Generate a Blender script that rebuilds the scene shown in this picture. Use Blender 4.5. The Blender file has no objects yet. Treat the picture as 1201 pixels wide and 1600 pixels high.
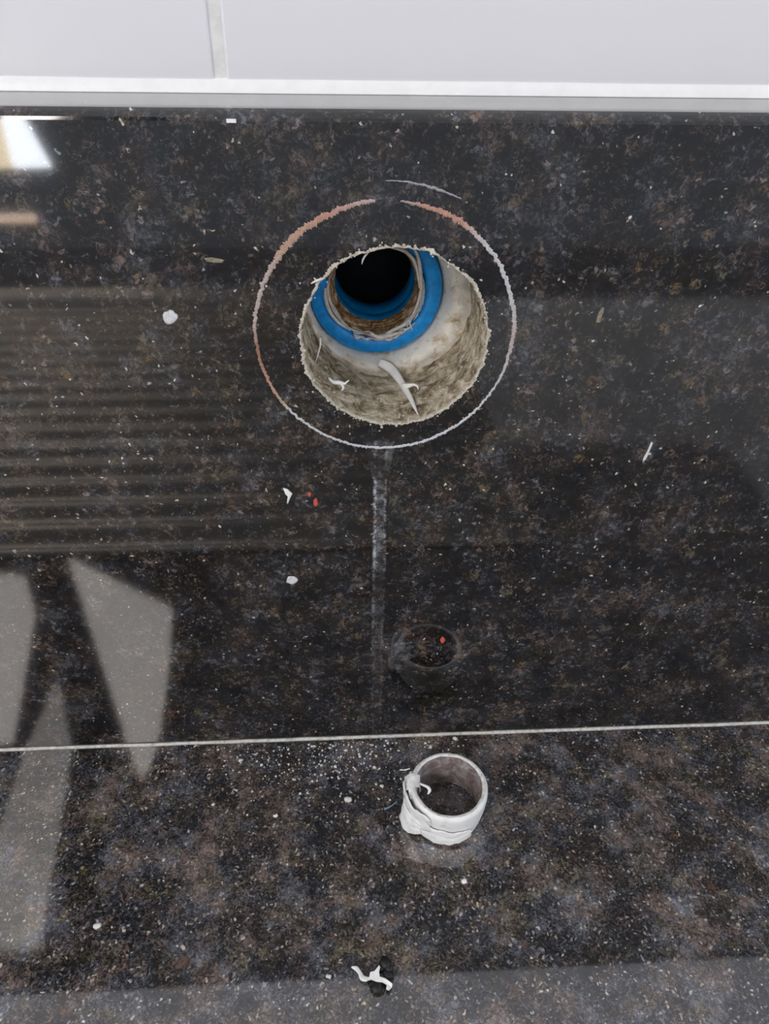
import bpy, bmesh, math, random
from mathutils import Vector, Matrix, noise

random.seed(7)
scene = bpy.context.scene
COL = scene.collection
MM = 0.001

# ------------------------------------------------------------------ camera
# world: wall face at y=0, counter top at z=0, x to the right (metres)
F_PX = 1156.0
CAM = Vector((0.0, -0.17685, 0.234085))
AX = (0.9984462, -0.0195495, 0.05218237)      # world x, y, z in camera axes (right, down, forward)
AY = (-0.05369639, -0.58785504, 0.80718223)
AZ = (0.01489621, -0.80873005, -0.58799134)
cam_d = bpy.data.cameras.new('camera')
cam = bpy.data.objects.new('camera', cam_d)
COL.objects.link(cam)
right = Vector((AX[0], AY[0], AZ[0])); down = Vector((AX[1], AY[1], AZ[1])); fwd = Vector((AX[2], AY[2], AZ[2]))
rot = Matrix((right, -down, -fwd)).transposed()
cam.matrix_world = Matrix.Translation(CAM) @ rot.to_4x4()
cam_d.sensor_fit = 'VERTICAL'
cam_d.sensor_height = 24.0
cam_d.lens = 24.0 * F_PX / 1600.0
cam_d.clip_start = 0.005
cam_d.clip_end = 50
scene.camera = cam

def ray(px, py):
    return right * (px - 600.5) + down * (py - 800.0) + fwd * F_PX
def on_wall(px, py, y=0.0):                     # point of the vertical plane y
    d = ray(px, py); return CAM + d * ((y - CAM.y) / d.y)
def on_counter(px, py, z=0.0):                  # point of the horizontal plane z
    d = ray(px, py); return CAM + d * ((z - CAM.z) / d.z)

# ------------------------------------------------------------------ world and exposure
world = bpy.data.worlds.new('room_light'); scene.world = world
world.use_nodes = True
bg = world.node_tree.nodes['Background']
bg.inputs[0].default_value = (0.92, 0.95, 1.0, 1); bg.inputs[1].default_value = 0.82
scene.view_settings.view_transform = 'Standard'
scene.view_settings.look = 'None'
scene.view_settings.gamma = 1.0
scene.view_settings.use_curve_mapping = False
scene.view_settings.exposure = 1.08
scene.cycles.max_bounces = 6; scene.cycles.use_adaptive_sampling = True; scene.cycles.adaptive_threshold = 0.03; scene.cycles.diffuse_bounces = 3; scene.cycles.glossy_bounces = 4
LAMP = 6.5          # radiance of the added ceiling glow panels

# ------------------------------------------------------------------ node helpers
class NT:
    def __init__(s, name):
        s.m = bpy.data.materials.new(name); s.m.use_nodes = True
        s.t = s.m.node_tree; s.b = s.t.nodes['Principled BSDF']
        s.c = None
    def n(s, kind, **kw):
        x = s.t.nodes.new(kind)
        for k, v in kw.items():
            setattr(x, k, v)
        return x
    def put(s, sock, v):
        if isinstance(v, bpy.types.NodeSocket): s.t.links.new(v, sock)
        elif isinstance(v, (tuple, list)) and len(v) == 3 and sock.type == 'RGBA': sock.default_value = (*v, 1)
        else: sock.default_value = v
    def math(s, op, a, b=0.0, clamp=False):
        x = s.n('ShaderNodeMath', operation=op, use_clamp=clamp); s.put(x.inputs[0], a); s.put(x.inputs[1], b); return x.outputs[0]
    def mapr(s, v, a, b, lo=0.0, hi=1.0):
        x = s.n('ShaderNodeMapRange', interpolation_type='SMOOTHSTEP')
        for i, q in enumerate((v, a, b, lo, hi)): s.put(x.inputs[i], q)
        return x.outputs[0]
    def coord(s, scale=1000.0):                  # object coordinates in millimetres
        if s.c is None:
            tc = s.n('ShaderNodeTexCoord'); vm = s.n('ShaderNodeVectorMath', operation='SCALE')
            s.t.links.new(tc.outputs['Object'], vm.inputs[0]); vm.inputs['Scale'].default_value = scale
            s.c = vm.outputs[0]
        return s.c
    def noise(s, scale, detail=4, rough=0.6, dist=0.0, vec=None, off=None):
        x = s.n('ShaderNodeTexNoise'); v = vec or s.coord()
        if off: v = s.vadd(v, off)
        s.put(x.inputs['Vector'], v); x.inputs['Scale'].default_value = scale
        x.inputs['Detail'].default_value = detail; x.inputs['Roughness'].default_value = rough; x.inputs['Distortion'].default_value = dist
        return x
    def vor(s, scale, vec=None, feature='F1', rnd=1.0):
        x = s.n('ShaderNodeTexVoronoi', feature=feature); s.put(x.inputs['Vector'], vec or s.coord())
        x.inputs['Scale'].default_value = scale; x.inputs['Randomness'].default_value = rnd; return x
    def vadd(s, a, b):
        x = s.n('ShaderNodeVectorMath', operation='ADD'); s.put(x.inputs[0], a); s.put(x.inputs[1], b); return x.outputs[0]
    def vscale(s, a, k):
        x = s.n('ShaderNodeVectorMath', operation='SCALE'); s.put(x.inputs[0], a); x.inputs['Scale'].default_value = k; return x.outputs[0]
    def warp(s, vec, scale, amt):
        nz = s.noise(scale, 2.5, 0.7, vec=vec)
        o = s.vadd(nz.outputs['Color'], (-0.5, -0.5, -0.5))
        return s.vadd(vec, s.vscale(o, amt))
    def ramp(s, v, stops, interp='LINEAR'):
        x = s.n('ShaderNodeValToRGB'); r = x.color_ramp; r.interpolation = interp
        while len(r.elements) < len(stops): r.elements.new(0.5)
        for e, (p, c) in zip(r.elements, stops):
            e.position = p; e.color = (*c, 1) if isinstance(c, (tuple, list)) else (c, c, c, 1)
        s.put(x.inputs[0], v); return x.outputs[0]
    def mix(s, f, a, b, mode='MIX'):
        x = s.n('ShaderNodeMix', data_type='RGBA', blend_type=mode)
        s.put(x.inputs[0], f); s.put(x.inputs[6], a); s.put(x.inputs[7], b); return x.outputs[2]
    def sep(s, v):
        x = s.n('ShaderNodeSeparateXYZ'); s.put(x.inputs[0], v); return x.outputs
    def bump(s, h, strength=0.3, dist=0.0005):
        x = s.n('ShaderNodeBump'); s.put(x.inputs['Height'], h); x.inputs['Strength'].default_value = strength; x.inputs['Distance'].default_value = dist
        s.t.links.new(x.outputs[0], s.b.inputs['Normal'])
    def out(s, color, rough=0.5, ior=1.45, **kw):
        s.put(s.b.inputs['Base Color'], color); s.put(s.b.inputs['Roughness'], rough); s.put(s.b.inputs['IOR'], ior)
        for k, v in kw.items(): s.put(s.b.inputs[k.replace('_', ' ')], v)
        return s.m

# ------------------------------------------------------------------ materials
def granite(name, wall):
    g = NT(name); c = g.coord()
    w1 = g.warp(c, 0.30, 3.5); w2 = g.vadd(w1, (17.3, 5.1, 9.7))
    patch = g.noise(0.055, 2, 0.6).outputs['Fac']
    patch2 = g.noise(0.24, 4, 0.74, 0.0, w1, off=(31, 7, 13)).outputs['Fac']
    fine = g.noise(0.95 if wall else 1.2, 4, 0.85, 0.0, vec=w1).outputs['Fac']
    cells = g.sep(g.vor(0.75, w2).outputs['Color'])
    cells2 = g.sep(g.vor(1.7, w1).outputs['Color'])
    # broad tone of the stone
    if wall: k = g.math('ADD', g.math('MULTIPLY', patch, 0.24), g.math('MULTIPLY', patch2, 0.32))
    else: k = g.math('ADD', g.math('MULTIPLY', patch, 0.26), g.math('MULTIPLY', patch2, 0.26))
    k = g.math('ADD', k, g.math('MULTIPLY', fine, 0.44 if wall else 0.48))
    if not wall: k = g.math('ADD', k, 0.022)
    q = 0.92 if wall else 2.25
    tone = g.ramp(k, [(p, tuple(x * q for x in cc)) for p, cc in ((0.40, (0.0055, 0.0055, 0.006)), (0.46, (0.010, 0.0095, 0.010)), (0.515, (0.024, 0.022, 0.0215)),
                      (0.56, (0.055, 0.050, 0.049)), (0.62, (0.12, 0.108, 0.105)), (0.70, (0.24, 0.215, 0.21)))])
    # crystals
    gv = g.ramp(cells[0], [(0.0, 0.0), (0.60, 0.0), (0.78, 0.25), (0.92, 0.6), (1.0, 1.0)])
    gm = g.math('MULTIPLY', gv, g.mapr(k, 0.455, 0.56, 0.03, 0.8 if wall else 0.9))
    ccol = g.ramp(cells[1], [(0.0, (0.15, 0.145, 0.155)), (0.35, (0.22, 0.20, 0.195)), (0.6, (0.16, 0.12, 0.085)), (0.8, (0.27, 0.235, 0.23)), (1.0, (0.10, 0.085, 0.06))])
    col = g.mix(gm, tone, ccol)
    # black flecks
    bf = g.mapr(cells2[2], 0.52, 0.75)
    bf = g.math('MULTIPLY', bf, g.mapr(patch, 0.62, 0.42, 0.35, 0.9))
    col = g.mix(bf, col, (0.005, 0.005, 0.006))
    # brown and rusty crystals
    v3 = g.vor(0.19, w2); m3 = g.mapr(v3.outputs['Distance'], 0.36, 0.22)
    m3 = g.math('MULTIPLY', m3, g.mapr(g.sep(v3.outputs['Color'])[0], 0.86, 0.93))
    m3 = g.math('MULTIPLY', m3, g.mapr(fine, 0.42, 0.6))
    rust = g.ramp(g.sep(v3.outputs['Color'])[1], [(0.0, (0.10, 0.055, 0.025)), (0.5, (0.16, 0.10, 0.075)), (1.0, (0.12, 0.10, 0.055))])
    col = g.mix(m3, col, rust)
    hue = g.sep(g.noise(0.11, 2, 0.6, 0.0, off=(51, 17, 3)).outputs['Color'])
    tint = g.mix(g.mapr(hue[0], 0.40, 0.60), (0.84, 0.96, 1.16), (1.16, 0.97, 0.88))
    tint = g.mix(g.mapr(hue[1], 0.52, 0.66), tint, (1.10, 1.02, 0.78))
    col = g.mix(0.85, col, tint, 'MULTIPLY')
    # small bright glints of quartz and mica
    v4 = g.vor(0.62 if wall else 0.75, w1); rnd4 = g.sep(v4.outputs['Color'])
    m4 = g.mapr(v4.outputs['Distance'], 0.27 if wall else 0.38, 0.16 if wall else 0.24)
    m4 = g.math('MULTIPLY', m4, g.mapr(rnd4[0], 0.84 if wall else 0.52, 0.95))
    m4 = g.math('MULTIPLY', m4, g.mapr(patch2, 0.38, 0.55, 0.25, 1.0))
    gl = g.ramp(rnd4[1], [(0.0, (0.55, 0.55, 0.58)), (0.55, (0.40, 0.37, 0.35)), (0.8, (0.60, 0.50, 0.32)), (1.0, (0.72, 0.72, 0.75))])
    col = g.mix(m4, col, gl)
    rough = 0.05 if wall else 0.04
    if wall:                                    # limescale run below the hole
        x, y, z = g.sep(g.warp(c, 0.05, 2.0))
        xr = g.math('SUBTRACT', x, 9.9)
        ax = g.math('ABSOLUTE', xr)
        widen = g.mapr(z, 112.0, 130.0, 1.9, 4.6)
        band = g.mapr(g.math('DIVIDE', ax, widen), 1.05, 0.75)
        e = g.math('ABSOLUTE', g.math('ADD', xr, 1.5)); e2 = g.math('ABSOLUTE', g.math('SUBTRACT', xr, 1.7))
        edge = g.math('MAXIMUM', g.mapr(e, 0.75, 0.15), g.math('MULTIPLY', g.mapr(e2, 0.6, 0.1), 0.5))
        zr = g.ramp(g.math('DIVIDE', z, 130.0), [(0.0, 0.05), (0.22, 0.12), (0.42, 0.28), (0.55, 0.25), (0.62, 0.18), (0.68, 0.7), (0.86, 0.9), (0.91, 0.35), (0.985, 0.45), (1.0, 0.0)])
        s1 = g.noise(0.30, 4, 0.78, 0.0, off=(3, 9, 1)).outputs['Fac']
        m = g.math('ADD', g.math('MULTIPLY', edge, g.mapr(s1, 0.44, 0.62)), g.math('MULTIPLY', band, g.mapr(s1, 0.40, 0.72, 0.05, 0.6)))
        m = g.math('MULTIPLY', m, zr, True)
        col = g.mix(m, col, (0.42, 0.44, 0.49))
        rough = g.math('ADD', g.math('MULTIPLY', m, 0.4), 0.045)
    return g.out(col, rough, 1.8 if wall else 2.0)

def plain(name, col, rough=0.5, ior=1.45, var=0.15, scale=0.5, bump=0.0, bscale=1.5, bdist=0.0004, **kw):
    g = NT(name); n = g.noise(scale, 5, 0.65).outputs['Fac']
    c = g.mix(g.mapr(n, 0.3, 0.7), tuple(x * (1 - var) for x in col), tuple(min(1, x * (1 + var)) for x in col))
    if bump: g.bump(g.noise(bscale, 5, 0.65, off=(5, 3, 2)).outputs['Fac'], bump, bdist)
    return g.out(c, rough, ior, **kw)

def mottled(name, stops, scale, rough=0.7, detail=6, bump=0.4, bscale=1.2, bdist=0.0006, dist=0.6, **kw):
    g = NT(name); n = g.noise(scale, detail, 0.7, dist).outputs['Fac']
    g.bump(g.noise(bscale, 6, 0.7, off=(5, 3, 2)).outputs['Fac'], bump, bdist)
    return g.out(g.ramp(n, stops), rough, **kw)

def attr_mat(name, rough=0.8, ior=1.45, nscale=1.2):
    g = NT(name); a = g.n('ShaderNodeAttribute', attribute_name='tint'); n = g.noise(nscale, 5, 0.7).outputs['Fac']
    g.bump(g.noise(2.0, 5, 0.7).outputs['Fac'], 0.4, 0.0003)
    return g.out(g.mix(1.0, a.outputs['Color'], g.ramp(n, [(0.3, 0.62), (0.7, 1.0)]), 'MULTIPLY'), rough, ior)

M = {}
M['granite_wall'] = granite('dark_granite_polished', True)
M['granite_counter'] = granite('dark_granite_counter', False)
M['tile'] = plain('white_glazed_tile', (0.80, 0.795, 0.83), 0.22, 1.5, 0.012, 0.01)
M['grout'] = plain('white_grout', (0.80, 0.80, 0.79), 0.8, 1.45, 0.06, 0.3, 0.3, 0.8)
M['bead'] = plain('white_silicone', (0.97, 0.97, 0.97), 0.35, 1.45, 0.04, 0.15, 0.2, 0.3)
M['wallboard'] = plain('plaster', (0.62, 0.60, 0.57), 0.9)
M['joint'] = mottled('joint_sealant', [(0.3, (0.33, 0.32, 0.30)), (0.5, (0.62, 0.60, 0.56)), (0.75, (0.80, 0.79, 0.76))], 0.7)
M['lining'] = mottled('dusty_cut_stone', [(0.33, (0.07, 0.05, 0.03)), (0.43, (0.26, 0.205, 0.13)), (0.52, (0.50, 0.43, 0.31)), (0.63, (0.80, 0.74, 0.63))], 0.24, 0.9, 7, 0.7, 0.9, 0.0009)
M['crumb'] = mottled('stone_crumb', [(0.3, (0.34, 0.30, 0.24)), (0.55, (0.62, 0.57, 0.48)), (0.75, (0.80, 0.77, 0.70))], 0.8, 0.9)
M['white_crumb'] = plain('white_plaster_crumb', (0.72, 0.71, 0.68), 0.85, 1.45, 0.2, 0.6)
M['sealant'] = mottled('cream_sealant', [(0.30, (0.34, 0.25, 0.15)), (0.40, (0.72, 0.62, 0.48)), (0.50, (0.93, 0.89, 0.81)), (0.75, (0.97, 0.95, 0.91))], 0.22, 0.55, 6, 0.5, 0.5, 0.0012)
M['blue'] = plain('blue_plastic', (0.001, 0.31, 0.88), 0.35, 1.5, 0.22, 0.35, 0.15, 0.6)
M['blue_bore'] = plain('blue_bore_plastic', (0.008, 0.40, 0.97), 0.4, 1.5, 0.2, 0.3)
M['dark_bore'] = plain('blackened_pipe', (0.012, 0.016, 0.022), 0.7)  # near-black base colour paints in the darkness deep inside the pipe
M['brown'] = mottled('rusty_thread', [(0.3, (0.06, 0.028, 0.012)), (0.46, (0.24, 0.12, 0.05)), (0.56, (0.55, 0.36, 0.18)), (0.66, (0.85, 0.78, 0.70))], 0.35, 0.6)
M['tape'] = mottled('white_thread_tape', [(0.3, (0.50, 0.45, 0.40)), (0.5, (0.80, 0.77, 0.74)), (0.7, (0.90, 0.89, 0.88))], 0.6, 0.6)
M['tape_clean'] = plain('clean_white_tape', (0.88, 0.88, 0.87), 0.5, 1.4, 0.06, 0.5)
M['residue'] = attr_mat('limescale_residue')
M['ring_white'] = mottled('white_plastic_tape_wrap', [(0.25, (0.50, 0.48, 0.46)), (0.42, (0.84, 0.84, 0.83)), (0.75, (0.93, 0.93, 0.93))], 0.22, 0.45, 6, 0.25, 0.7, 0.0004)
M['ring_inner'] = mottled('stained_inner_wall', [(0.3, (0.10, 0.06, 0.04)), (0.47, (0.24, 0.19, 0.18)), (0.6, (0.40, 0.36, 0.37)), (0.72, (0.66, 0.62, 0.56))], 0.28, 0.45, 6, 0.2)
M['ring_rim'] = mottled('scuffed_rim', [(0.3, (0.38, 0.36, 0.33)), (0.48, (0.74, 0.73, 0.71)), (0.7, (0.92, 0.92, 0.91))], 0.5, 0.5)
M['blue_thread'] = plain('blue_grey_fibre', (0.22, 0.33, 0.40), 0.7)
M['red'] = plain('red_paint', (0.55, 0.09, 0.06), 0.6)
M['white_spot'] = mottled('white_lime_spot', [(0.3, (0.45, 0.46, 0.48)), (0.6, (0.78, 0.79, 0.82))], 0.9)
M['dull_nick'] = plain('dull_yellowish_mark', (0.24, 0.21, 0.15), 0.7, 1.45, 0.4, 1.0)
M['black_gunk'] = plain('black_rubber', (0.012, 0.012, 0.011), 0.5)
M['steel'] = plain('brushed_steel', (0.27, 0.25, 0.225), 0.36, 1.45, 0.05, 0.05, Metallic=1.0)
M['ceiling'] = plain('grey_ceiling_paint', (0.40, 0.40, 0.41), 0.9)
g = NT('daylit_pane'); g.put(g.b.inputs['Emission Color'], (1.0, 0.93, 0.88)); g.b.inputs['Emission Strength'].default_value = LAMP
M['pane'] = g.out((0.8, 0.8, 0.8), 0.4)
def glow(name, col, e):
    g = NT(name); g.put(g.b.inputs['Emission Color'], col); g.b.inputs['Emission Strength'].default_value = e; return g.out((0.6, 0.6, 0.6), 0.4)
M['pane_soft'] = glow('frosted_daylit_pane', (1.0, 0.95, 0.90), LAMP * 0.45)
M['pane_cool'] = glow('daylit_cool_glass', (0.88, 0.93, 1.0), 6.0); M['pane_warm'] = glow('daylit_warm_glass', (1.0, 0.80, 0.52), 3.6); M['pane_dim'] = glow('daylit_amber_glass', (1.0, 0.7, 0.5), 2.4)  # glow colours of the added panels mirrored at the left of the slab
M['floor'] = plain('dark_floor', (0.24, 0.245, 0.26), 0.6); M['low_wall'] = plain('slate_paint', (0.24, 0.25, 0.27), 0.6)
M['frame'] = plain('dark_window_frame', (0.05, 0.05, 0.05), 0.6)

# ------------------------------------------------------------------ mesh helpers
def obj(name, verts, faces, mat, parent=None, smooth=True, loc=None, tint=None):
    me = bpy.data.meshes.new(name); me.from_pydata([tuple(v) for v in verts], [], faces); me.validate(); me.update()
    bm = bmesh.new(); bm.from_mesh(me); bmesh.ops.recalc_face_normals(bm, faces=bm.faces); bm.to_mesh(me); bm.free()
    if tint is not None:
        a = me.color_attributes.new('tint', 'FLOAT_COLOR', 'POINT')
        for i, c in enumerate(tint): a.data[i].color = (*c, 1)
    me.materials.append(M[mat])
    if smooth:
        me.polygons.foreach_set('use_smooth', [True] * len(me.polygons))
    o = bpy.data.objects.new(name, me); COL.objects.link(o)
    if parent: o.parent = parent
    if loc: o.location = loc
    return o
def empty(name, loc):
    o = bpy.data.objects.new(name, None); COL.objects.link(o); o.location = loc; o.empty_display_size = 0.01; return o
def tag(o, label, cat, group=None, kind=None):
    o['label'] = label; o['category'] = cat
    if group: o['group'] = group
    if kind: o['kind'] = kind
    return o
def box(x0, x1, y0, y1, z0, z1, V, Fc):
    b = len(V)
    V += [(x, y, z) for z in (z0, z1) for y in (y0, y1) for x in (x0, x1)]
    Fc += [tuple(b + i for i in f) for f in ((0, 2, 3, 1), (4, 5, 7, 6), (0, 1, 5, 4), (2, 6, 7, 3), (0, 4, 6, 2), (1, 3, 7, 5))]
def nz(*p): return noise.noise(Vector(p))
def revolve(profile, n=96, fr=None):
    """profile: list of (radius, depth); axis along +y; fr(i_profile, angle) -> (dr, dd)"""
    V, Fc = [], []
    for j in range(n):
        a = 2 * math.pi * j / n
        for i, (r, d) in enumerate(profile):
            dr, dd = fr(i, a) if fr else (0, 0)
            V.append(((r + dr) * math.cos(a), d + dd, (r + dr) * math.sin(a)))
    k = len(profile)
    for j in range(n):
        q = (j + 1) % n
        for i in range(k - 1):
            Fc.append((j * k + i, j * k + i + 1, q * k + i + 1, q * k + i))
    return V, Fc
def ribbon(pts, widths, thick, V=None, Fc=None, normal=None, sides=6, sub=4):
    """flat tapering strip swept along a smooth path"""
    V = [] if V is None else V; Fc = [] if Fc is None else Fc
    P = [Vector(p) for p in pts]; out = []; wd = []
    for i in range(len(P) - 1):
        p0 = P[max(i - 1, 0)]; p1 = P[i]; p2 = P[i + 1]; p3 = P[min(i + 2, len(P) - 1)]
        for s in range(sub):
            t = s / sub
            out.append(0.5 * ((2 * p1) + (p2 - p0) * t + (2 * p0 - 5 * p1 + 4 * p2 - p3) * t * t + (3 * p1 - p0 - 3 * p2 + p3) * t ** 3))
            wd.append(widths[i] * (1 - t) + widths[i + 1] * t)
    out.append(P[-1]); wd.append(widths[-1])
    N = Vector(normal) if normal else Vector((0, -1, 0.3))
    b = len(V)
    for i, p in enumerate(out):
        d = (out[min(i + 1, len(out) - 1)] - out[max(i - 1, 0)]).normalized()
        s = d.cross(N)
        s = s.normalized() if s.length > 1e-6 else Vector((1, 0, 0))
        u = s.cross(d).normalized()
        th = min(thick, wd[i])
        for q in range(sides):
            a = 2 * math.pi * q / sides
            V.append(p + s * math.cos(a) * wd[i] / 2 + u * math.sin(a) * th / 2)
    for i in range(len(out) - 1):
        for q in range(sides):
            r = (q + 1) % sides
            Fc.append((b + i * sides + q, b + i * sides + r, b + (i + 1) * sides + r, b + (i + 1) * sides + q))
    Fc.append(tuple(b + q for q in range(sides)))
    e = b + (len(out) - 1) * sides
    Fc.append(tuple(e + q for q in reversed(range(sides))))
    return V, Fc
_t = (1 + 5 ** 0.5) / 2
ICO_V = [Vector(v).normalized() for v in ((-1, _t, 0), (1, _t, 0), (-1, -_t, 0), (1, -_t, 0), (0, -1, _t), (0, 1, _t), (0, -1, -_t), (0, 1, -_t), (_t, 0, -1), (_t, 0, 1), (-_t, 0, -1), (-_t, 0, 1))]
ICO_F = [(0, 11, 5), (0, 5, 1), (0, 1, 7), (0, 7, 10), (0, 10, 11), (1, 5, 9), (5, 11, 4), (11, 10, 2), (10, 7, 6), (7, 1, 8), (3, 9, 4), (3, 4, 2), (3, 2, 6), (3, 6, 8), (3, 8, 9), (4, 9, 5), (2, 4, 11), (6, 2, 10), (8, 6, 7), (9, 8, 1)]
def crumb(V, Fc, p, r, sx=1, sy=1, sz=1):
    b = len(V); R = Matrix.Rotation(random.random() * 6.28, 3, Vector((random.random() - .5, random.random() - .5, random.random() - .5)).normalized())
    for v in ICO_V:
        w = R @ (v * r * random.uniform(0.65, 1.2))
        V.append(Vector(p) + Vector((w.x * sx, w.y * sy, w.z * sz)))
    Fc += [tuple(b + i for i in f) for f in ICO_F]
def blob(px_pts, n_mid, plane, thick, name, mat, lift=0.0):
    """a low domed patch with an irregular outline given on a plane ('wall' or 'counter')"""
    pts = [on_wall(*p) if plane == 'wall' else on_counter(*p) for p in px_pts]
    nrm = Vector((0, -1, 0)) if plane == 'wall' else Vector((0, 0, 1))
    c = sum(pts, Vector()) / len(pts); V = []; Fc = []; n = len(pts)
    for k in (1.0, 0.8, 0.4):
        h = {1.0: 0.0, 0.8: 0.8, 0.4: 1.0}[k]
        for p in pts: V.append(p.lerp(c, 1 - k) - c + nrm * (thick * h + lift))
    V.append(nrm * (thick + lift))
    for q in range(2):
        for i in range(n):
            j = (i + 1) % n; Fc.append((q * n + i, q * n + j, (q + 1) * n + j, (q + 1) * n + i))
    for i in range(n): Fc.append((2 * n + i, 2 * n + (i + 1) % n, 3 * n))
    Fc.append(tuple(reversed(range(n))))
    return obj(name, V, Fc, mat, None, True, c)

# ------------------------------------------------------------------ large structure
HOLE = Vector((0.01325, 0, 0.1587)); HR = 0.0237
TOP = 0.2106; BEV = 0.0022; SLAB = 0.0265
X0, X1 = -0.60, 0.65
def rim_r(a):
    return HR + 0.00045 * nz(math.cos(a) * 3, math.sin(a) * 3, 1.3) + 0.00035 * nz(math.cos(a) * 11, math.sin(a) * 11, 4.1) + 0.00022 * nz(math.cos(a) * 30, math.sin(a) * 30, 7.7)

# granite slab standing against the wall, with the drilled hole
NR = 240
angs = sorted([2 * math.pi * i / NR for i in range(NR)] + [math.atan2(zz - HOLE.z, xx - HOLE.x) % (2 * math.pi) for xx in (X0, X1) for zz in (0.0, TOP - BEV)])
V, Fc = [], []
for a in angs:
    ca, sa = math.cos(a), math.sin(a); r = rim_r(a)
    t = min([(X1 - HOLE.x) / ca if ca > 1e-9 else 1e9, (X0 - HOLE.x) / ca if ca < -1e-9 else 1e9,
             (TOP - BEV - HOLE.z) / sa if sa > 1e-9 else 1e9, (0 - HOLE.z) / sa if sa < -1e-9 else 1e9])
    V.append((HOLE.x + r * ca, 0, HOLE.z + r * sa))
    V.append((HOLE.x + 0.045 * ca, 0, HOLE.z + 0.045 * sa))
    V.append((HOLE.x + t * ca, 0, HOLE.z + t * sa))
n = len(angs)
for i in range(n):
    j = (i + 1) % n
    Fc.append((3 * i, 3 * j, 3 * j + 1, 3 * i + 1)); Fc.append((3 * i + 1, 3 * j + 1, 3 * j + 2, 3 * i + 2))
b = len(V)
prof = [(0, TOP - BEV), (BEV * 0.12, TOP - BEV * 0.7), (BEV * 0.8, TOP - 0.0003), (BEV * 1.05, TOP), (SLAB, TOP)]
for y, z in prof: V += [(X0, y, z), (X1, y, z)]
for i in range(len(prof) - 1): Fc.append((b + 2 * i, b + 2 * i + 1, b + 2 * i + 3, b + 2 * i + 2))
slab = obj('granite_backsplash', V, Fc, 'granite_wall', smooth=False)
tag(slab, 'polished dark granite backsplash slab with a round drilled pipe hole', 'backsplash')
# drilled face of the hole, dusty and rough
prof = [(HR, 0.0)] + [(HR, d * MM) for d in (0.5, 1.2, 2.2, 3.5, 5, 6.5, 8, 9.5, 11, 12.5, 14, 15.5, 17, 18.5, 20, 22, 24, 26, 28, 30, 32, 34.5)]
def fl(i, a):
    if i == 0: return rim_r(a) - HR, 0
    d = prof[i][1]
    k = min(1, d / 0.004)
    return (rim_r(a) - HR) * (1 - k) + k * (0.0006 * nz(math.cos(a) * 4, d * 250, math.sin(a) * 4) + 0.0004 * nz(math.cos(a) * 14, d * 700, math.sin(a) * 14)) + 0.00018 * nz(math.cos(a) * 40, d * 2000, math.sin(a) * 40), 0
V, Fc = revolve(prof, 240, fl)
# close the bottom of the recess behind the fitting
V = [Vector(v) + HOLE for v in V]
lining = obj('hole_lining', V, Fc, 'lining', slab)
# crumbly chipped lip round the hole
V, Fc = [], []; NL = 900
for i in range(NL):
    a = 2 * math.pi * i / NL; ca, sa = math.cos(a), math.sin(a); r = rim_r(a)
    big = 0.42 + 0.9 * nz(ca * 2.3, sa * 2.3, 15) + 0.5 * nz(ca * 7, sa * 7, 25)
    w = max(0.0001, 0.0009 * big + 0.0006 * nz(ca * 22, sa * 22, 35) + 0.0004 * nz(ca * 70, sa * 70, 45))
    hgt = 0.00025 + 0.0002 * nz(ca * 40, sa * 40, 55)
    for q, y in ((r + w, 0.0001), (r + w * .6, -hgt), (r, -hgt * 1.2), (r - 0.00025, 0.0002), (r - 0.0002, 0.0012)):
        e = 0.00010 * nz(ca * 120, sa * 120, q * 9000)
        V.append((HOLE.x + (q + e) * ca, y, HOLE.z + (q + e) * sa))
for i in range(NL):
    j = (i + 1) % NL
    for k in range(4): Fc.append((5 * i + k, 5 * i + k + 1, 5 * j + k + 1, 5 * j + k))
for i in range(330):
    a = random.random() * 2 * math.pi
    r = rim_r(a) + random.gauss(0.0002, 0.00035); s = abs(random.gauss(0.00014, 0.00018)) + 0.00008
    crumb(V, Fc, (HOLE.x + r * math.cos(a), random.uniform(-.0002, 0.0008), HOLE.z + r * math.sin(a)), s)
lip = obj('crumbling_lip', V, Fc, 'crumb', slab, False); lip['kind'] = 'stuff'
# grit sticking to the drilled face
V, Fc = [], []
for i in range(240):
    a = random.uniform(math.pi * 0.85, math.pi * 2.15); d = random.uniform(0.0005, 0.019)
    r = HR - 0.0001
    crumb(V, Fc, (HOLE.x + r * math.cos(a), d, HOLE.z + r * math.sin(a)), abs(random.gauss(0.0001, 0.00015)) + 0.00008)
grit = obj('clinging_grit', V, Fc, 'crumb', slab, False); grit['kind'] = 'stuff'

# tiled wall above
V, Fc = [], []
for bx in ((X0, X1, 0.192, 0.62), (X0, X1, -0.02, 0.126), (X0, -0.020, 0.126, 0.192), (0.046, X1, 0.126, 0.192)):   # left open behind the pipe
    box(bx[0], bx[1], SLAB + 0.0012, SLAB + 0.05, bx[2], bx[3], V, Fc)
wall = obj('wall_back', V, Fc, 'grout', smooth=False); wall['kind'] = 'structure'
XG0 = on_wall(327, 60, SLAB).x; XG1 = on_wall(348, 60, SLAB).x
TB = 0.2127
def tile(x0, x1, z0, z1):
    V, Fc = [], []; e = 0.0006; yf = SLAB + 0.0004; yb = SLAB + 0.006
    rows = [(0, yb), (0, yf + e), (e * 0.35, yf + e * 0.3), (e, yf)]
    for ins, y in rows:
        V += [(x0 + ins, y, z0 + ins), (x1 - ins, y, z0 + ins), (x1 - ins, y, z1 - ins), (x0 + ins, y, z1 - ins)]
    for k in range(len(rows) - 1):
        for i in range(4):
            j = (i + 1) % 4; Fc.append((4 * k + i, 4 * k + j, 4 * k + 4 + j, 4 * k + 4 + i))
    Fc.append((12, 13, 14, 15)); Fc.append((3, 2, 1, 0))
    return obj('tile', V, Fc, 'tile', wall, False)
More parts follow.
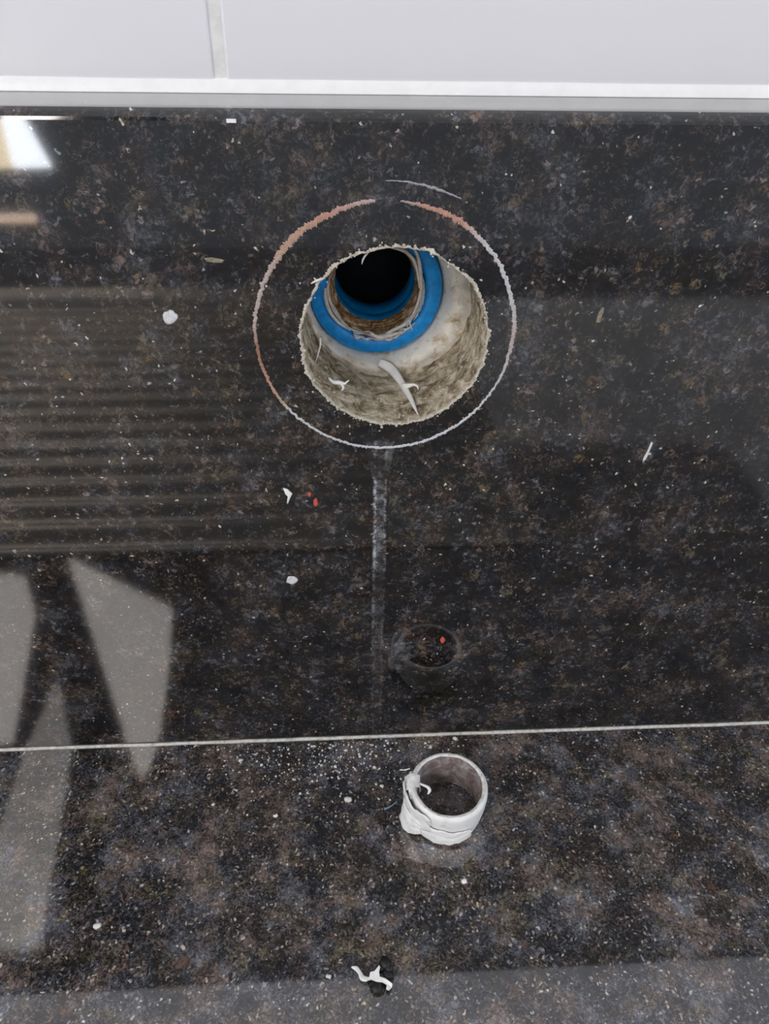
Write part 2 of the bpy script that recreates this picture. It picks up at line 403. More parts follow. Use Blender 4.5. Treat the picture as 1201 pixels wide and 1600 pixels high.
for z0, z1 in ((TB, TB + 0.198), (TB + 0.2015, 0.615)):
    tile(XG0 - 0.297, XG0, z0, z1); tile(XG1, XG1 + 0.297, z0, z1)
    tile(X0, XG0 - 0.3005, z0, z1); tile(XG1 + 0.3005, X1, z0, z1)
# silicone bead between tiles and slab
V, Fc = [], []; NB = 200
for i in range(NB + 1):
    x = X0 + (X1 - X0) * i / NB
    w = 0.0011 + 0.0003 * nz(x * 25, 0, 2) ; h = TB + 0.0003 + 0.0003 * nz(x * 18, 3, 1)
    for y, z in ((SLAB + 0.0012, h + .0006), (SLAB + 0.0001, h + 0.0003), (SLAB - w * 0.45, TOP + (h - TOP) * 0.5), (SLAB - w, TOP + 0.0003), (SLAB - 0.0001 - w, TOP), (SLAB + 0.001, TOP)):
        V.append((x, y, z))
for i in range(NB):
    for k in range(5): Fc.append((6 * i + k, 6 * i + k + 1, 6 * i + 7 + k, 6 * i + 6 + k))
obj('silicone_bead', V, Fc, 'bead', wall)

# countertop with the cut-out for the draining board
SX0, SX1, SY0, SY1 = -0.46, 0.096, -0.50, -0.112
V, Fc = [], []
xs = [-0.75, SX0, SX1, 0.80]; ys = [-0.62, SY0, SY1, SLAB]
for z in (0.0, -0.03):
    for y in ys:
        for x in xs: V.append((x, y, z))
def vid(l, j, i): return l * 16 + j * 4 + i
for j in range(3):
    for i in range(3):
        if (i, j) == (1, 1):
            q = [(1, 1), (1, 2), (2, 2), (2, 1)]
            for s in range(4):
                a, b_ = q[s], q[(s + 1) % 4]; Fc.append((vid(0, *a), vid(0, *b_), vid(1, *b_), vid(1, *a)))
            continue
        for l in (0, 1): Fc.append((vid(l, j, i), vid(l, j, i + 1), vid(l, j + 1, i + 1), vid(l, j + 1, i)))
for i in range(3):
    Fc.append((vid(0, 0, i), vid(0, 0, i + 1), vid(1, 0, i + 1), vid(1, 0, i))); Fc.append((vid(0, 3, i), vid(0, 3, i + 1), vid(1, 3, i + 1), vid(1, 3, i)))
    Fc.append((vid(0, i, 0), vid(0, i + 1, 0), vid(1, i + 1, 0), vid(1, i, 0))); Fc.append((vid(0, i, 3), vid(0, i + 1, 3), vid(1, i + 1, 3), vid(1, i, 3)))
counter = obj('granite_countertop', V, Fc, 'granite_counter', smooth=False)
tag(counter, 'dark speckled granite countertop in front of the backsplash', 'countertop')

# whitish filler in the joint between backsplash and countertop
V, Fc = [], []; NB = 500
for i in range(NB + 1):
    x = X0 + (X1 - X0) * i / NB
    w = 0.00095 + 0.00022 * nz(x * 60, 0, 2) + 0.0002 * nz(x * 400, 1, 2); h = 0.00085 + 0.0002 * nz(x * 90, 3, 1) + 0.00018 * nz(x * 500, 2, 1)
    for y, z in ((0, 0), (0, h), (-w * 0.5, h * 0.65), (-w, 0.0)):
        V.append((x, y, z))
for i in range(NB):
    for k in range(3): Fc.append((4 * i + k, 4 * i + k + 1, 4 * i + 5 + k, 4 * i + 4 + k))
    Fc.append((4 * i + 3, 4 * i, 4 * i + 4, 4 * i + 7))
joint = obj('joint_filler', V, Fc, 'joint')
tag(joint, 'thin whitish filler line where backsplash meets countertop', 'sealant')

# ceiling with added glow panels: overhead light inferred, outlines shaped to its mirrored patches
V, Fc = [], []; box(-2.6, 1.8, -2.8, SLAB + 0.05, 1.56, 1.60, V, Fc)
ceil = obj('ceiling', V, Fc, 'ceiling', smooth=False); ceil['kind'] = 'structure'
ceil_glow = empty('window_1', (-0.9, -1.3, 1.5)); ceil_glow['kind'] = 'structure'
def prism(name, pts, z0, z1, mat, parent):
    o0 = parent.location; n = len(pts)
    V = [Vector((x, y, z)) - o0 for z in (z0, z1) for x, y in pts]
    Fc = [tuple(range(n)), tuple(range(2 * n - 1, n - 1, -1))] + [(i, (i + 1) % n, n + (i + 1) % n, n + i) for i in range(n)]
    return obj(name, V, Fc, mat, parent, False)
prism('pane', [(-1.016, -1.965), (-0.587, -1.679), (-0.548, -1.37), (-0.534, -1.128), (-0.551, -1.018), (-0.613, -1.131), (-0.797, -1.512)], 1.5, 1.505, 'pane', ceil_glow)
prism('pane', [(-0.878, -1.384), (-0.764, -1.128), (-0.69, -0.611), (-0.86, -0.611), (-0.89, -1.13)], 1.5, 1.505, 'pane_soft', ceil_glow)
prism('pane', [(-1.7, -1.95), (-1.13, -1.863), (-1.034, -1.666), (-0.932, -1.156), (-1.7, -1.156)], 1.5, 1.505, 'pane', ceil_glow)
prism('window_frame', [(-1.75, -2.05), (-0.5, -2.05), (-0.5, -0.56), (-1.75, -0.56)], 1.5055, 1.559, 'frame', ceil_glow)  # added dark backing that leaves dark bars between the glow panels

# low parts of the room the polished slab mirrors: dark floor and the cabinets across the room
V, Fc = [], []; box(-2.6, 1.8, -2.8, -0.64, -0.95, -0.90, V, Fc)
fl_ = obj('floor', V, Fc, 'floor', smooth=False); fl_['kind'] = 'structure'
V, Fc = [], []; box(-2.6, 1.8, -2.35, -2.25, -0.90, 0.65, V, Fc)
wf = obj('wall_front', V, Fc, 'low_wall', smooth=False); wf['kind'] = 'structure'
wall_glow = empty('door_1', (-0.95, -2.24, -0.9)); wall_glow['kind'] = 'structure'  # added unseen glowing panels that give the slab its bright mirrored corner patches
def upright(name, pts, mat):
    n = len(pts); V = [Vector((x, y, z)) - wall_glow.location for y in (-2.245, -2.235) for x, z in pts]
    obj(name, V, [tuple(range(n)), tuple(range(2 * n - 1, n - 1, -1))] + [(i, (i + 1) % n, n + (i + 1) % n, n + i) for i in range(n)], mat, wall_glow, False)
upright('pane', [(-0.955, -0.245), (-0.848, -0.242), (-0.885, -0.135), (-0.93, -0.02), (-0.955, -0.02)], 'pane_cool')
upright('pane', [(-1.25, -0.245), (-0.96, -0.245), (-0.96, -0.02), (-1.25, -0.02)], 'pane_warm')
upright('pane', [(-1.2, -0.40), (-0.93, -0.40), (-0.93, -0.375), (-1.2, -0.375)], 'pane_dim')

# steel draining board set into the counter
V, Fc = [], []
rows = []
y = SY1 - 0.0005
rows.append((y, -0.004)); rows.append((y, 0.0012)); rows.append((y - 0.006, 0.0012)); rows.append((y - 0.009, -0.003))
yy = y - 0.012
while yy > SY1 - 0.335:
    for k in range(8):
        rows.append((yy - 0.0205 * k / 8, -0.003 + 0.0055 * (0.5 - 0.5 * math.cos(2 * math.pi * k / 8))))
    yy -= 0.0205
rows += [(SY0 + 0.010, -0.003), (SY0 + 0.006, 0.0012), (SY0 + 0.0005, 0.0012), (SY0 + 0.0005, -0.004)]
for yv, z in rows: V += [(SX0 + 0.0005, yv, z), (SX0 + 0.012, yv, z), (SX1 - 0.012, yv, z), (SX1 - 0.0005, yv, z)]
for k, (yv, z) in enumerate(rows):
    if 1 <= k <= len(rows) - 2:
        for q in (0, 3): V[4 * k + q] = (V[4 * k + q][0], yv, 0.0012)
for i in range(len(rows) - 1):
    for k in range(3): Fc.append((4 * i + k, 4 * i + k + 1, 4 * i + 5 + k, 4 * i + 4 + k))
board = obj('draining_board', V, Fc, 'steel')
tag(board, 'ribbed steel draining board mirrored dimly in the polished backsplash', 'draining board')

# ------------------------------------------------------------------ pipe fitting inside the hole
AXC = Vector((0.0099, 0.0, 0.1606))
fit = empty('pipe_fitting', (AXC.x, 0.031, AXC.z - 0.0191))
tag(fit, 'blue plastic threaded pipe end set in cream sealant inside the drilled hole', 'pipe')
OFF = AXC - fit.location
def part(name, V, Fc, mat, parent=fit, smooth=True):
    return obj(name, [Vector(v) + OFF for v in V], Fc, mat, parent, smooth)
def deep(d): return 31.0 + (d - 23.7) * 1.1
mmp = lambda L: [(r * 1.04 * MM, deep(d) * MM) for r, d in L]
V, Fc = revolve(mmp([(18.4, 60), (18.4, 26.0), (18.35, 24.8), (17.9, 24.0), (17.0, 23.7), (15.6, 23.7), (14.5, 23.9), (13.9, 24.4), (13.7, 25.2), (13.6, 27)]), 128,
                lambda i, a: (0.00008 * nz(math.cos(a) * 5, math.sin(a) * 5, i), 0.00012 * nz(math.cos(a) * 3, math.sin(a) * 3, 9 + i * .2)))
sleeve = part('sleeve', V, Fc, 'blue')
pr = [(13.62, 24.9)]
d = 25.2; r = 13.4
while d < 31.6:
    pr += [(r, d), (r - 0.55, d + 0.35), (r - 0.55, d + 0.6), (r, d + 0.95)]; d += 1.2; r -= 0.28
pr += [(12.0, 32.0), (11.65, 32.3)]
V, Fc = revolve(mmp(pr), 128, lambda i, a: (0.00015 * nz(math.cos(a) * 6, math.sin(a) * 6, i * .6), 0))
part('thread', V, Fc, 'brown')
V, Fc = revolve(mmp([(12.1, 32.4), (11.75, 32.1), (11.55, 32.5), (11.5, 34), (11.45, 36), (11.65, 36.3), (11.4, 37), (11.35, 40), (11.3, 44), (11.6, 44.3)]), 128)
part('bore', V, Fc, 'blue_bore')
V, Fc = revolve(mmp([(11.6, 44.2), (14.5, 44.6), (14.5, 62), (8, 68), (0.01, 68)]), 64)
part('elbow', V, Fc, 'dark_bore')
# tape and hemp left in the thread
def arc_ribbon(r0, r1, d0, d1, a0, a1, w, th, V, Fc, jit=0.0003, steps=None):
    steps = steps or max(4, int(abs(a1 - a0) / 0.13)); pts = []; ws = []
    for i in range(steps + 1):
        t = i / steps; a = a0 + (a1 - a0) * t; rr = 1.04 * (r0 + (r1 - r0) * t) + random.gauss(0, jit); dd = deep((d0 + (d1 - d0) * t) * 1000) * MM + random.gauss(0, jit)
        pts.append(Vector((rr * math.cos(a), dd, rr * math.sin(a))) + OFF); ws.append(w * (0.6 + 0.8 * random.random()) * (1 if 0 < i < steps else 0.3))
    ribbon(pts, ws, th, V, Fc, (0, -1, 0.15))
V, Fc = [], []
for k in range(16):
    a0 = random.uniform(-math.pi * 1.08, -0.2); arc_ribbon(0.0133, 0.0129, 0.0245, 0.0262, a0, a0 + random.uniform(0.6, 1.6), 0.0008, 0.0003, V, Fc, 0.0002)
for k in range(10):
    a0 = random.uniform(-2.2, -0.9); arc_ribbon(0.0136, 0.0142, 0.0238, 0.0236, a0, a0 + random.uniform(0.25, 0.6), 0.0007, 0.0002, V, Fc, 0.00025)
for k in range(9):
    a0 = random.uniform(-0.9, 0.2); arc_ribbon(0.0132, 0.0127, 0.0243, 0.0258, a0, a0 + random.uniform(0.6, 1.4), 0.0007, 0.0003, V, Fc, 0.00025)
obj('thread_tape', V, Fc, 'tape', fit)
V, Fc = [], []
D = 0.0298
for pts, ws in (([(645, 384), (654, 405), (657, 430), (657, 455), (650, 480), (641, 498)], [0.6, 0.9, 1.1, .9, .8, .3]),
                ([(606, 386), (630, 392), (645, 405), (652, 425), (655, 450)], [0.4, 0.8, 0.9, 0.8, .4]),
                ([(640, 498), (630, 508), (612, 517), (600, 524)], [.4, .9, 1.1, .6]),
                ([(640, 500), (641, 508), (645, 517)], [.5, .5, .2]), ([(637, 503), (636, 512)], [.4, .2]),
                ([(508, 450), (509, 468), (516, 488), (530, 505), (548, 516)], [.6, 1.0, 1.0, .9, .4]),
                ([(578, 520), (592, 527), (612, 523), (630, 518)], [.8, 1.4, 1.1, .4])):
    ribbon([on_wall(x, y, D + random.uniform(-.0004, .0004)) - fit.location for x, y in pts], [w * MM for w in ws], 0.0004, V, Fc, (0, -1, .3))
obj('loose_fibre', V, Fc, 'tape', fit)
# sealant collar smeared between fitting and stone
hc = HOLE - fit.location; hc.y = 0; oc = OFF.copy(); oc.y = 0
V, Fc = [], []; NA, NP = 200, 12
for j in range(NA):
    a = 2 * math.pi * j / NA; ca, sa = math.cos(a), math.sin(a)
    pin = oc + Vector((0.0189 * ca, 0, 0.0189 * sa)); pout = hc + Vector((0.0243 * ca, 0, 0.0243 * sa))
    dout = 0.0302 + 0.0012 * nz(ca * 2, sa * 2, 3) + 0.0009 * nz(ca * 6, sa * 6, 8) - 0.0022 * max(0, ca)
    for i in range(NP):
        t = i / (NP - 1); p = pin.lerp(pout, t)
        din = 0.0362 + 0.0006 * nz(ca * 4, sa * 4, 6)
        d = din + (dout - din) * (0.9 * min(1, t * 2.4) ** 0.7 + 0.55 * min(1, t * 1.6) * (1 - t) + 0.10 * t)
        d += 0.0007 * nz(ca * 7, t * 3, sa * 7) * math.sin(math.pi * t) + 0.0004 * nz(ca * 18, t * 7, sa * 18) * math.sin(math.pi * t)
        V.append((p.x, d - fit.location.y, p.z))
for j in range(NA):
    q = (j + 1) % NA
    for i in range(NP - 1): Fc.append((j * NP + i, j * NP + i + 1, q * NP + i + 1, q * NP + i))
obj('sealant_collar', V, Fc, 'sealant', fit)

# torn shreds of white tape lying in and over the hole
def shred(name, strips, base_px, mat, label, thick=0.0005, plane='wall', normal=(0, -1, .4), group=None):
    base = on_wall(*base_px) if plane == 'wall' else on_counter(*base_px)
    V, Fc = [], []
    for pts, ws in strips:
        P = [(on_wall(p[0], p[1], p[2] * MM) if plane == 'wall' else on_counter(p[0], p[1], p[2] * MM)) - base for p in pts]
        ribbon(P, [w * MM for w in ws], thick, V, Fc, normal)
    o = obj(name, V, Fc, mat, None, True, base); return tag(o, label, 'tape shred', group)
shred('tape_shred', [([(592, 566, 28), (606, 573, 27), (616, 582, 24.5), (625, 595, 20.5), (633, 608, 16), (641, 622, 11), (647, 635, 6.5), (653, 648, 2)], [2.6, 3.4, 2.9, 2.3, 1.9, 1.5, 1.0, .15]),
                     ([(628, 602, 17.5), (637, 603, 16), (646, 601, 15.5), (652, 604, 14.5), (653, 609, 14)], [1.6, 1.5, 0.8, .6, .2])],
      (625, 595, .013), 'tape_clean', 'forked white tape shred hanging down over the lower edge of the hole', 0.00035)
shred('tape_shred', [([(513, 590, 8), (520, 597, 8), (530, 598, 8), (540, 600, 8)], [.4, 1.1, 1.3, .5]), ([(530, 597, 8), (536, 605, 7.8), (533, 611, 7.6)], [.9, .8, .3]), ([(538, 600, 8), (545, 594, 8)], [.7, .3])],
      (528, 598, .008), 'tape_clean', 'small crumpled tape scrap stuck low on the drilled face')
shred('tape_shred', [([(500, 528, 10), (500, 540, 9.5), (497, 552, 9), (493, 566, 9)], [.6, .5, .4, .1])], (498, 545, .009), 'tape_clean', 'thin curved fibre inside the hole beside the blue sleeve', 0.0003)
shred('tape_shred', [([(578, 391, 3), (572, 397, 3), (567, 405, 3), (565, 413, 3)], [.6, .5, .5, .15])], (572, 398, .003), 'tape_clean', 'tiny white fibre dangling from the upper edge of the hole', 0.0003)
shred('tape_shred', [([(486, 443, 0), (496, 438, -.4), (505, 436, -.3)], [.3, .7, .2]), ([(494, 438, -.3), (490, 434, -.5)], [.5, .2])], (496, 438), 'tape', 'wispy fibre tuft on the hole edge by the orange stain', 0.0003)

# ------------------------------------------------------------------ limescale ring left by the removed flange
MC = Vector((0.0109, 0.0, 0.1600)); MR = 0.03256
def residue(name, a0, a1, rad, wfun, cfun, steps, th=0.00035, cen=MC):
    V, Fc, T = [], [], []
    for i in range(steps + 1):
        a = a0 + (a1 - a0) * i / steps; s = (a % (2 * math.pi))
        rr = rad + 0.0003 * nz(math.cos(a) * 4, math.sin(a) * 4, 2) + 0.00014 * nz(math.cos(a) * 25, math.sin(a) * 25, 3)
        w = max(0.00012, wfun(s) * (0.85 + 0.35 * nz(a * 22, 1, 4) + 0.4 * nz(a * 61, 5, 2) + 0.25 * nz(a * 173, 2, 2) + 0.25 * nz(a * 397, 6, 2))); o = 0.4 * w * nz(a * 30, 7, 7) + 0.25 * w * nz(a * 97, 4, 7)
        if i in (0, steps): w *= 0.2
        for k, h in ((-1, 0), (-0.5, 0.8), (0.0, 1.0), (0.5, 0.75), (1, 0)):
            q = rr + o + k * w / 2; V.append(((q) * math.cos(a), -th * h * (0.7 + 0.5 * nz(a * 50, k, 1)), q * math.sin(a))); T.append(cfun(s))
    for i in range(steps):
        for k in range(4): Fc.append((5 * i + k, 5 * i + k + 1, 5 * i + 6 + k, 5 * i + 5 + k))
    return obj(name, V, Fc, 'residue', None, True, cen, T)
def lerp3(a, b, t): return tuple(x + (y - x) * t for x, y in zip(a, b))
def keyed(keys):
    def f(s):
        d = math.degrees(s)
        for (k0, v0), (k1, v1) in zip(keys, keys[1:]):
            if k0 <= d <= k1:
                t = (d - k0) / max(1e-6, k1 - k0)
                return lerp3(v0, v1, t) if isinstance(v0, tuple) else v0 + (v1 - v0) * t
        return keys[-1][1]
    return f
OR = (0.58, 0.33, 0.25); WH = (0.66, 0.66, 0.68); PK = (0.55, 0.46, 0.44); GR = (0.42, 0.42, 0.45); BR = (0.35, 0.18, 0.12)
ck = keyed([(0, PK), (20, WH), (45, WH), (58, OR), (75, OR), (88, GR), (95, PK), (115, OR), (140, (0.56, 0.38, 0.29)), (150, PK), (172, PK), (185, BR), (205, OR), (214, (0.55, 0.42, 0.3)), (220, WH), (300, (0.72, 0.74, 0.78)), (335, WH), (360, PK)])
wk = keyed([(0, .0012), (25, .0012), (45, .0011), (60, .0015), (75, .0011), (86, .0004), (92, .0004), (98, .0010), (118, .0017), (138, .0020), (150, .0013), (180, .0009), (205, .0009), (235, .0008), (270, .0009), (300, .0010), (335, .0007), (360, .0012)])
res = residue('limescale_ring', math.radians(95), math.radians(95 + 350), MR, wk, ck, 2200, 0.0002)
tag(res, 'large broken ring of white and rusty limescale around the drilled hole', 'limescale mark')
res2 = residue('limescale_arc', math.radians(63), math.radians(91), 0.0368, keyed([(0, .0002), (63, .0003), (72, .0007), (85, .0004), (91, .0002), (360, .0002)]), lambda s: GR, 120, 0.0002, MC)
tag(res2, 'short faint grey limescale arc above the top of the large ring', 'limescale mark')

# ------------------------------------------------------------------ cut-off pipe ring on the counter
RC = on_counter(700, 1255); RC = Vector((0.0327, -0.0316, 0.0))
off = empty('pipe_offcut', RC)
tag(off, 'short white cut-off pipe ring with torn tape standing on the countertop', 'pipe ring')
RO, RI, RH = 0.0131, 0.0111, 0.0150
def rev_z(profile, n=128, fr=None):
    V, Fc = revolve(profile, n, fr); return [(x, z, y) for x, y, z in V], Fc
def frim(i, a): return 0.00012 * nz(math.cos(a) * 4, math.sin(a) * 4, i * .3), 0.00025 * nz(math.cos(a) * 3, math.sin(a) * 3, 2) + 0.00015 * nz(math.cos(a) * 12, math.sin(a) * 12, 6)
V, Fc = rev_z([(RO - .0022, 0.0002), (RO - .0019, 0.0004)] + [(RO - .0013 * (1 - k / 12) ** 2, .0008 + k * (RH - .0020) / 12) for k in range(13)] + [(RO - .0003, RH - .0006), (RO - .0009, RH - .0001)], 128,
             lambda i, a: (frim(i, a)[0] + 0.00012 * nz(i * 1.3, a * .8, 2) * (0 < i < 14), frim(i, a)[1]))
obj('outer_wall', V, Fc, 'ring_white', off)
V, Fc = rev_z([(RO - .0009, RH - .0001), (RO - .0015, RH), (RI + .0004, RH - .0001), (RI + .0001, RH - .0004)], 128, frim)
obj('rim', V, Fc, 'ring_rim', off)
V, Fc = rev_z([(RI + .0001, RH - .0004), (RI, RH - .002), (RI - .0001, .008), (RI - .0003, .0004), (RO - .0022, 0.0002)], 128, frim)
obj('inner_wall', V, Fc, 'ring_inner', off)
# torn tape flap on its flank
def onring(px, py, z): return on_counter(px, py, z * MM) - RC
def cyl_patch(a0, a1, z0, z1, off, th, V, Fc, na=26, nb=14, seed=0):
    b = len(V); a0, a1 = math.radians(a0), math.radians(a1)
    for side in (1, 0):
        for i in range(na + 1):
            u = i / na
            lo = z0 + 0.0012 * nz(u * 4, seed, 1) + .0008 * nz(u * 13, seed, 5); hi = z1 + 0.0010 * nz(u * 5, seed, 2) + .0007 * nz(u * 15, seed, 3)
            taper = math.sin(math.pi * (0.08 + 0.84 * u)) ** 0.5; mid = (lo + hi) / 2
            for k in range(nb + 1):
                v = k / nb; z = mid + (lo + (hi - lo) * v - mid) * taper
                z = max(z, 0.0004)
                a = a0 + (a1 - a0) * u + 0.05 * nz(v * 5, seed, 9)
                r = off(u, v) + 0.0004 * nz(u * 5, v * 4, seed) + (th if side else -th * .2)
                V.append((r * math.cos(a), r * math.sin(a), z))
    n1 = (na + 1) * (nb + 1)
    def q(s_, i, k): return b + s_ * n1 + i * (nb + 1) + k
    for i in range(na):
        for k in range(nb):
            Fc.append((q(0, i, k), q(0, i + 1, k), q(0, i + 1, k + 1), q(0, i, k + 1))); Fc.append((q(1, i, k + 1), q(1, i + 1, k + 1), q(1, i + 1, k), q(1, i, k)))
        for k in (0, nb): Fc.append((q(0, i, k), q(1, i, k), q(1, i + 1, k), q(0, i + 1, k)))
    for k in range(nb):
        for i in (0, na): Fc.append((q(0, i, k), q(0, i, k + 1), q(1, i, k + 1), q(1, i, k)))
V, Fc = [], []
cyl_patch(150, 238, .0035, RH + .0004, lambda u, v: RO + .0003 + .0016 * math.sin(math.pi * u) * v, .0005, V, Fc, seed=1)
cyl_patch(172, 225, .0004, .0095, lambda u, v: RO + .0006 + .0026 * math.sin(math.pi * u) * (1 - .5 * v), .0006, V, Fc, seed=4)
cyl_patch(205, 300, .0012, .0085, lambda u, v: RO + .0001 + .0003 * (1 - u), .0003, V, Fc, seed=8)
path = [(RO + .0012, .0075), (RO + .0020, .0105), (RO + .0018, .0135), (RO + .0004, RH + .0009), (RI + .0006, RH + .0013), (RI - .0010, RH + .0002), (RI - .0016, .0125), (RI - .0012, .0100)]
wid = [3.0, 4.6, 5.6, 6.0, 5.4, 4.6, 3.4, 1.2]; b0 = len(V); nw = 8
for i, (r, z) in enumerate(path):
    for k in range(nw + 1):
        t = k / nw - .5; a = math.radians(174) + t * wid[i] * MM / r + .06 * nz(i * .9, 3, 1)
        rr = r + .0005 * nz(i * .8, k * .6, 4); V.append((rr * math.cos(a), rr * math.sin(a), z + .0006 * nz(i * .7, k * .7, 8)))
for i in range(len(path) - 1):
    for k in range(nw): Fc.append((b0 + i * (nw + 1) + k, b0 + i * (nw + 1) + k + 1, b0 + (i + 1) * (nw + 1) + k + 1, b0 + (i + 1) * (nw + 1) + k))
cyl_patch(150, 196, .0062, RH + .0006, lambda u, v: RI - .0002 + (.0026 * max(0, v - .75) * 4), .0004, V, Fc, seed=6)
obj('tape_flap', V, Fc, 'ring_white', off)
V, Fc = [], []
ribbon([onring(655, 1224, 14.6), onring(662, 1227, 14.6), onring(668, 1230, 14.2), onring(671, 1235, 13.5), onring(668, 1241, 12.8)], [.6 * MM, .9 * MM, 1.1 * MM, 1.2 * MM, .5 * MM], 0.0005, V, Fc, (0, -.2, 1))
ribbon([onring(624, 1203, 14), onring(632, 1203, 14.5), onring(640, 1201, 15)], [.3 * MM, .5 * MM, .4 * MM], 0.0003, V, Fc, (0, 0, 1))
obj('tape_curl', V, Fc, 'tape_clean', off)
V, Fc = [], []
ribbon([onring(600, 1264, .4), onring(606, 1262, .6), onring(613, 1258, 1.2), onring(620, 1252, 2.2)], [.9 * MM, .6 * MM, .35 * MM, .3 * MM], 0.0003, V, Fc, (0, 0, 1))
obj('fibre', V, Fc, 'blue_thread', off)['label'] = 'blue grey fibre'

# ------------------------------------------------------------------ debris on the counter
base = on_counter(590, 1527)
deb = empty('tape_scrap', base)
tag(deb, 'white torn tape scrap with black lump lying near the countertop front', 'tape scrap')
V, Fc = [], []
for px, py, r in ((602, 1507, 2.0), (607, 1514, 1.8), (607, 1524, 1.7), (597, 1513, 1.5), (590, 1544, 2.0), (597, 1548, 1.3), (583, 1539, 1.3), (610, 1533, 1.0)):
    crumb(V, Fc, on_counter(px, py) - base + Vector((0, 0, r * .45 * MM)), r * MM, 1, 1, .5)
obj('black_lump', V, Fc, 'black_gunk', deb, True)
V, Fc = [], []
out_ = [(570, 1529), (577, 1526), (578, 1519), (585, 1517), (592, 1508), (594, 1511), (592, 1519), (593, 1526), (602, 1528), (608, 1533), (613, 1537), (612, 1543), (607, 1548), (603, 1546), (604, 1539), (597, 1535), (588, 1534), (580, 1531), (572, 1533)]
n = len(out_)
for zt in (1.3, 1.9):
    for k, (px, py) in enumerate(out_): V.append(on_counter(px, py, (zt + .5 * nz(k * .7, 1, 2)) * MM) - base)
Fc += [tuple(range(n)), tuple(range(2 * n - 1, n - 1, -1))] + [(k, (k + 1) % n, n + (k + 1) % n, n + k) for k in range(n)]
ribbon([on_counter(x, y, z * MM) - base for x, y, z in ((549, 1511, .2), (556, 1513, .5), (562, 1520, .7), (566, 1528, 1.2), (574, 1530, 1.5))], [.4 * MM, 1.3 * MM, 1.1 * MM, 1.6 * MM, 1.2 * MM], .0004, V, Fc, (0, 0, 1))
obj('white_tape', V, Fc, 'tape_clean', deb, False)

def pebble(name, px, py, r, mat, label, plane='counter', flat=0.75, cat='crumb', group=None):
    V, Fc = [], []
    base = on_counter(px, py) if plane == 'counter' else on_wall(px, py)
    c = (0, 0, r * flat * .6 * MM) if plane == 'counter' else (0, -r * flat * .5 * MM, 0)
    s = (1, 1, flat) if plane == 'counter' else (1, flat, 1)
    for k in range(3):
        crumb(V, Fc, Vector(c) + Vector((random.uniform(-.4, .4) * r * MM, random.uniform(-.3, .3) * r * MM if plane == 'counter' else 0, random.uniform(-.3, .3) * r * MM if plane != 'counter' else 0)), r * MM * random.uniform(.6, .9), *s)
    return tag(obj(name, V, Fc, mat, None, True, base), label, cat, group)
pebble('plaster_crumb', 725, 1379, 1.2, 'tape_clean', 'bright white crumb on the countertop below the white ring')
pebble('plaster_crumb', 543, 1251, 1.4, 'white_crumb', 'pale angular crumb on the countertop by the dust below the drip streak')
pebble('plaster_crumb', 513, 1527, 0.9, 'white_crumb', 'small pale crumb beside the black and white tape scrap')
pebble('plaster_crumb', 430, 1276, 0.8, 'tape_clean', 'thin white chip on the countertop between dust and left edge')
pebble('plaster_crumb', 287, 1481, 0.9, 'crumb', 'lone yellowish crumb low on the countertop')
pebble('plaster_crumb', 152, 1447, 1.1, 'white_crumb', 'pale grey crumb on the countertop near its lower left')
pebble('plaster_crumb', 711, 1155, 0.9, 'white_crumb', 'white crumb just under the joint line above the ring')
# dust and grit swept up along the joint
V, Fc = [], []
for i in range(360):
    t = random.random()
    px = random.gauss(520, 75) if t < .75 else random.uniform(330, 720)
    ylo = 1150 + (600 - px) * 0.039 + 8
    py = ylo + abs(random.gauss(0, 38 if t < .75 else 60))
    if py > 1290 or (630 < px < 765 and py > 1172): continue
    r = abs(random.gauss(0.16, 0.2)) + 0.11
    p = on_counter(px, py)
    if p.y > -0.0012: continue
    crumb(V, Fc, p + Vector((0, 0, r * .5 * MM)), r * MM, 1, 1, .7)
dust = obj('grit_dust', V, Fc, 'white_crumb', None, True)
tag(dust, 'scatter of pale grit and dust along the joint beside the ring', 'dust', kind='stuff')

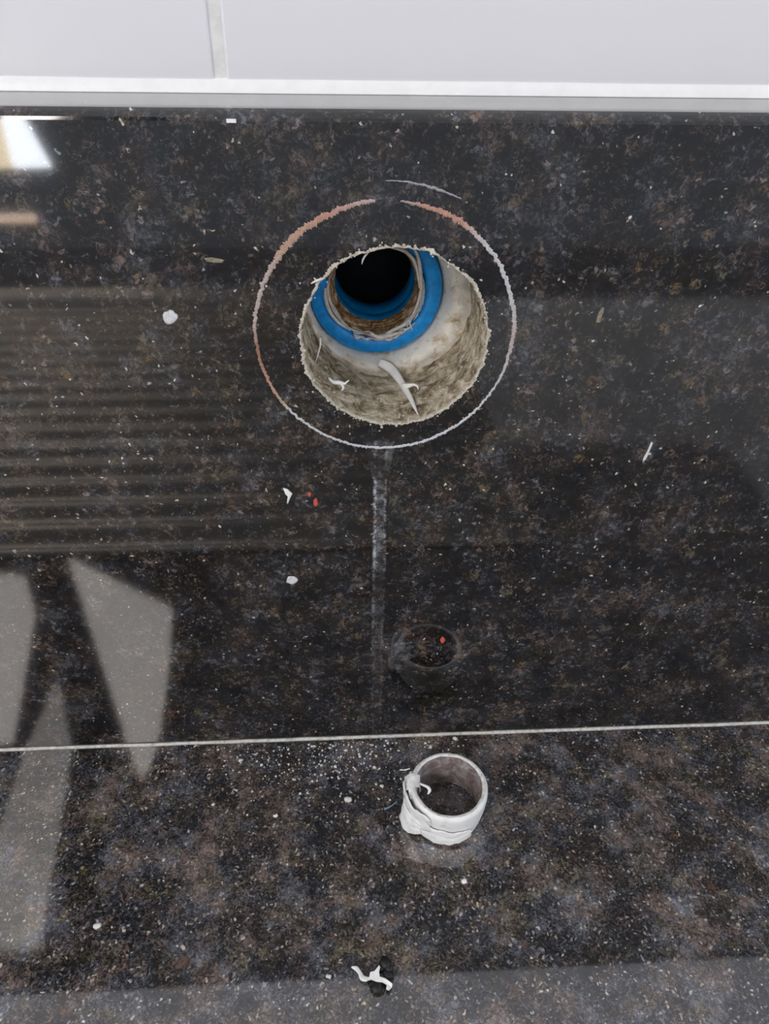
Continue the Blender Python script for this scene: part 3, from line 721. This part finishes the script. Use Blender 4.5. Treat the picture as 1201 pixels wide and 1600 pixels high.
# ------------------------------------------------------------------ spots and flecks on the slab
def circ(cx, cy, rx, ry, n=14, j=.25): return [(cx + rx * math.cos(2 * math.pi * i / n) * (1 + random.uniform(-j, j)), cy + ry * math.sin(2 * math.pi * i / n) * (1 + random.uniform(-j, j))) for i in range(n)]
tag(blob(circ(265, 496, 12, 11, 16, .12), 0, 'wall', .0003, 'lime_spot', 'white_spot'), 'round white splash spot on the backsplash beside the limescale ring', 'spot')
tag(blob(circ(456, 907, 10, 6, 12, .2), 0, 'wall', .0002, 'lime_spot', 'white_spot'), 'small oval whitish spot on the backsplash below the red flecks', 'spot')
tag(blob([(442, 762), (449, 764), (457, 771), (454, 777), (450, 787), (448, 787), (450, 776), (445, 771)], 0, 'wall', .0003, 'paint_fleck', 'tape_clean'), 'white comma-shaped fleck on the backsplash next to red flecks', 'fleck')
tag(blob(circ(493, 785, 4, 7, 10, .2), 0, 'wall', .0003, 'paint_fleck', 'red'), 'larger red paint fleck on the backsplash beside the white comma', 'fleck')
tag(blob(circ(483, 772, 3, 4, 10, .2), 0, 'wall', .0003, 'paint_fleck', 'red'), 'smaller red paint fleck just above its larger twin', 'fleck')
tag(blob(circ(691, 1000, 4, 5, 10, .2), 0, 'wall', .0003, 'paint_fleck', 'red'), 'red fleck low on the backsplash behind the ring', 'fleck')  # mirror image of a red stain on the back of the ring, painted on
V, Fc = [], []
a_ = on_wall(354, 189); b_ = on_wall(369, 189)
box(0, b_.x - a_.x, -.0004, .0008, -.0003, .0004, V, Fc)
tag(obj('chip', V, Fc, 'tape_clean', None, False, a_), 'tiny white chip on the top edge of the backsplash', 'chip')
tag(blob([(1017, 690), (1020, 692), (1014, 706), (1009, 718), (1003, 724), (1004, 717), (1010, 706)], 0, 'wall', .0002, 'scratch', 'white_spot'), 'thin slanted pale scratch on the backsplash right of the hole', 'scratch')
tag(blob([(318, 403), (330, 402), (342, 404), (351, 406), (348, 411), (335, 411), (322, 409)], 0, 'wall', .00015, 'lime_spot', 'dull_nick'), 'short yellowish smear on the backsplash upper left of the limescale ring', 'spot')
tag(blob([(930, 505), (934, 490), (940, 480), (944, 481), (941, 492), (937, 506)], 0, 'wall', .00015, 'scratch', 'dull_nick'), 'small upright yellowish nick on the backsplash right of the limescale ring', 'scratch')
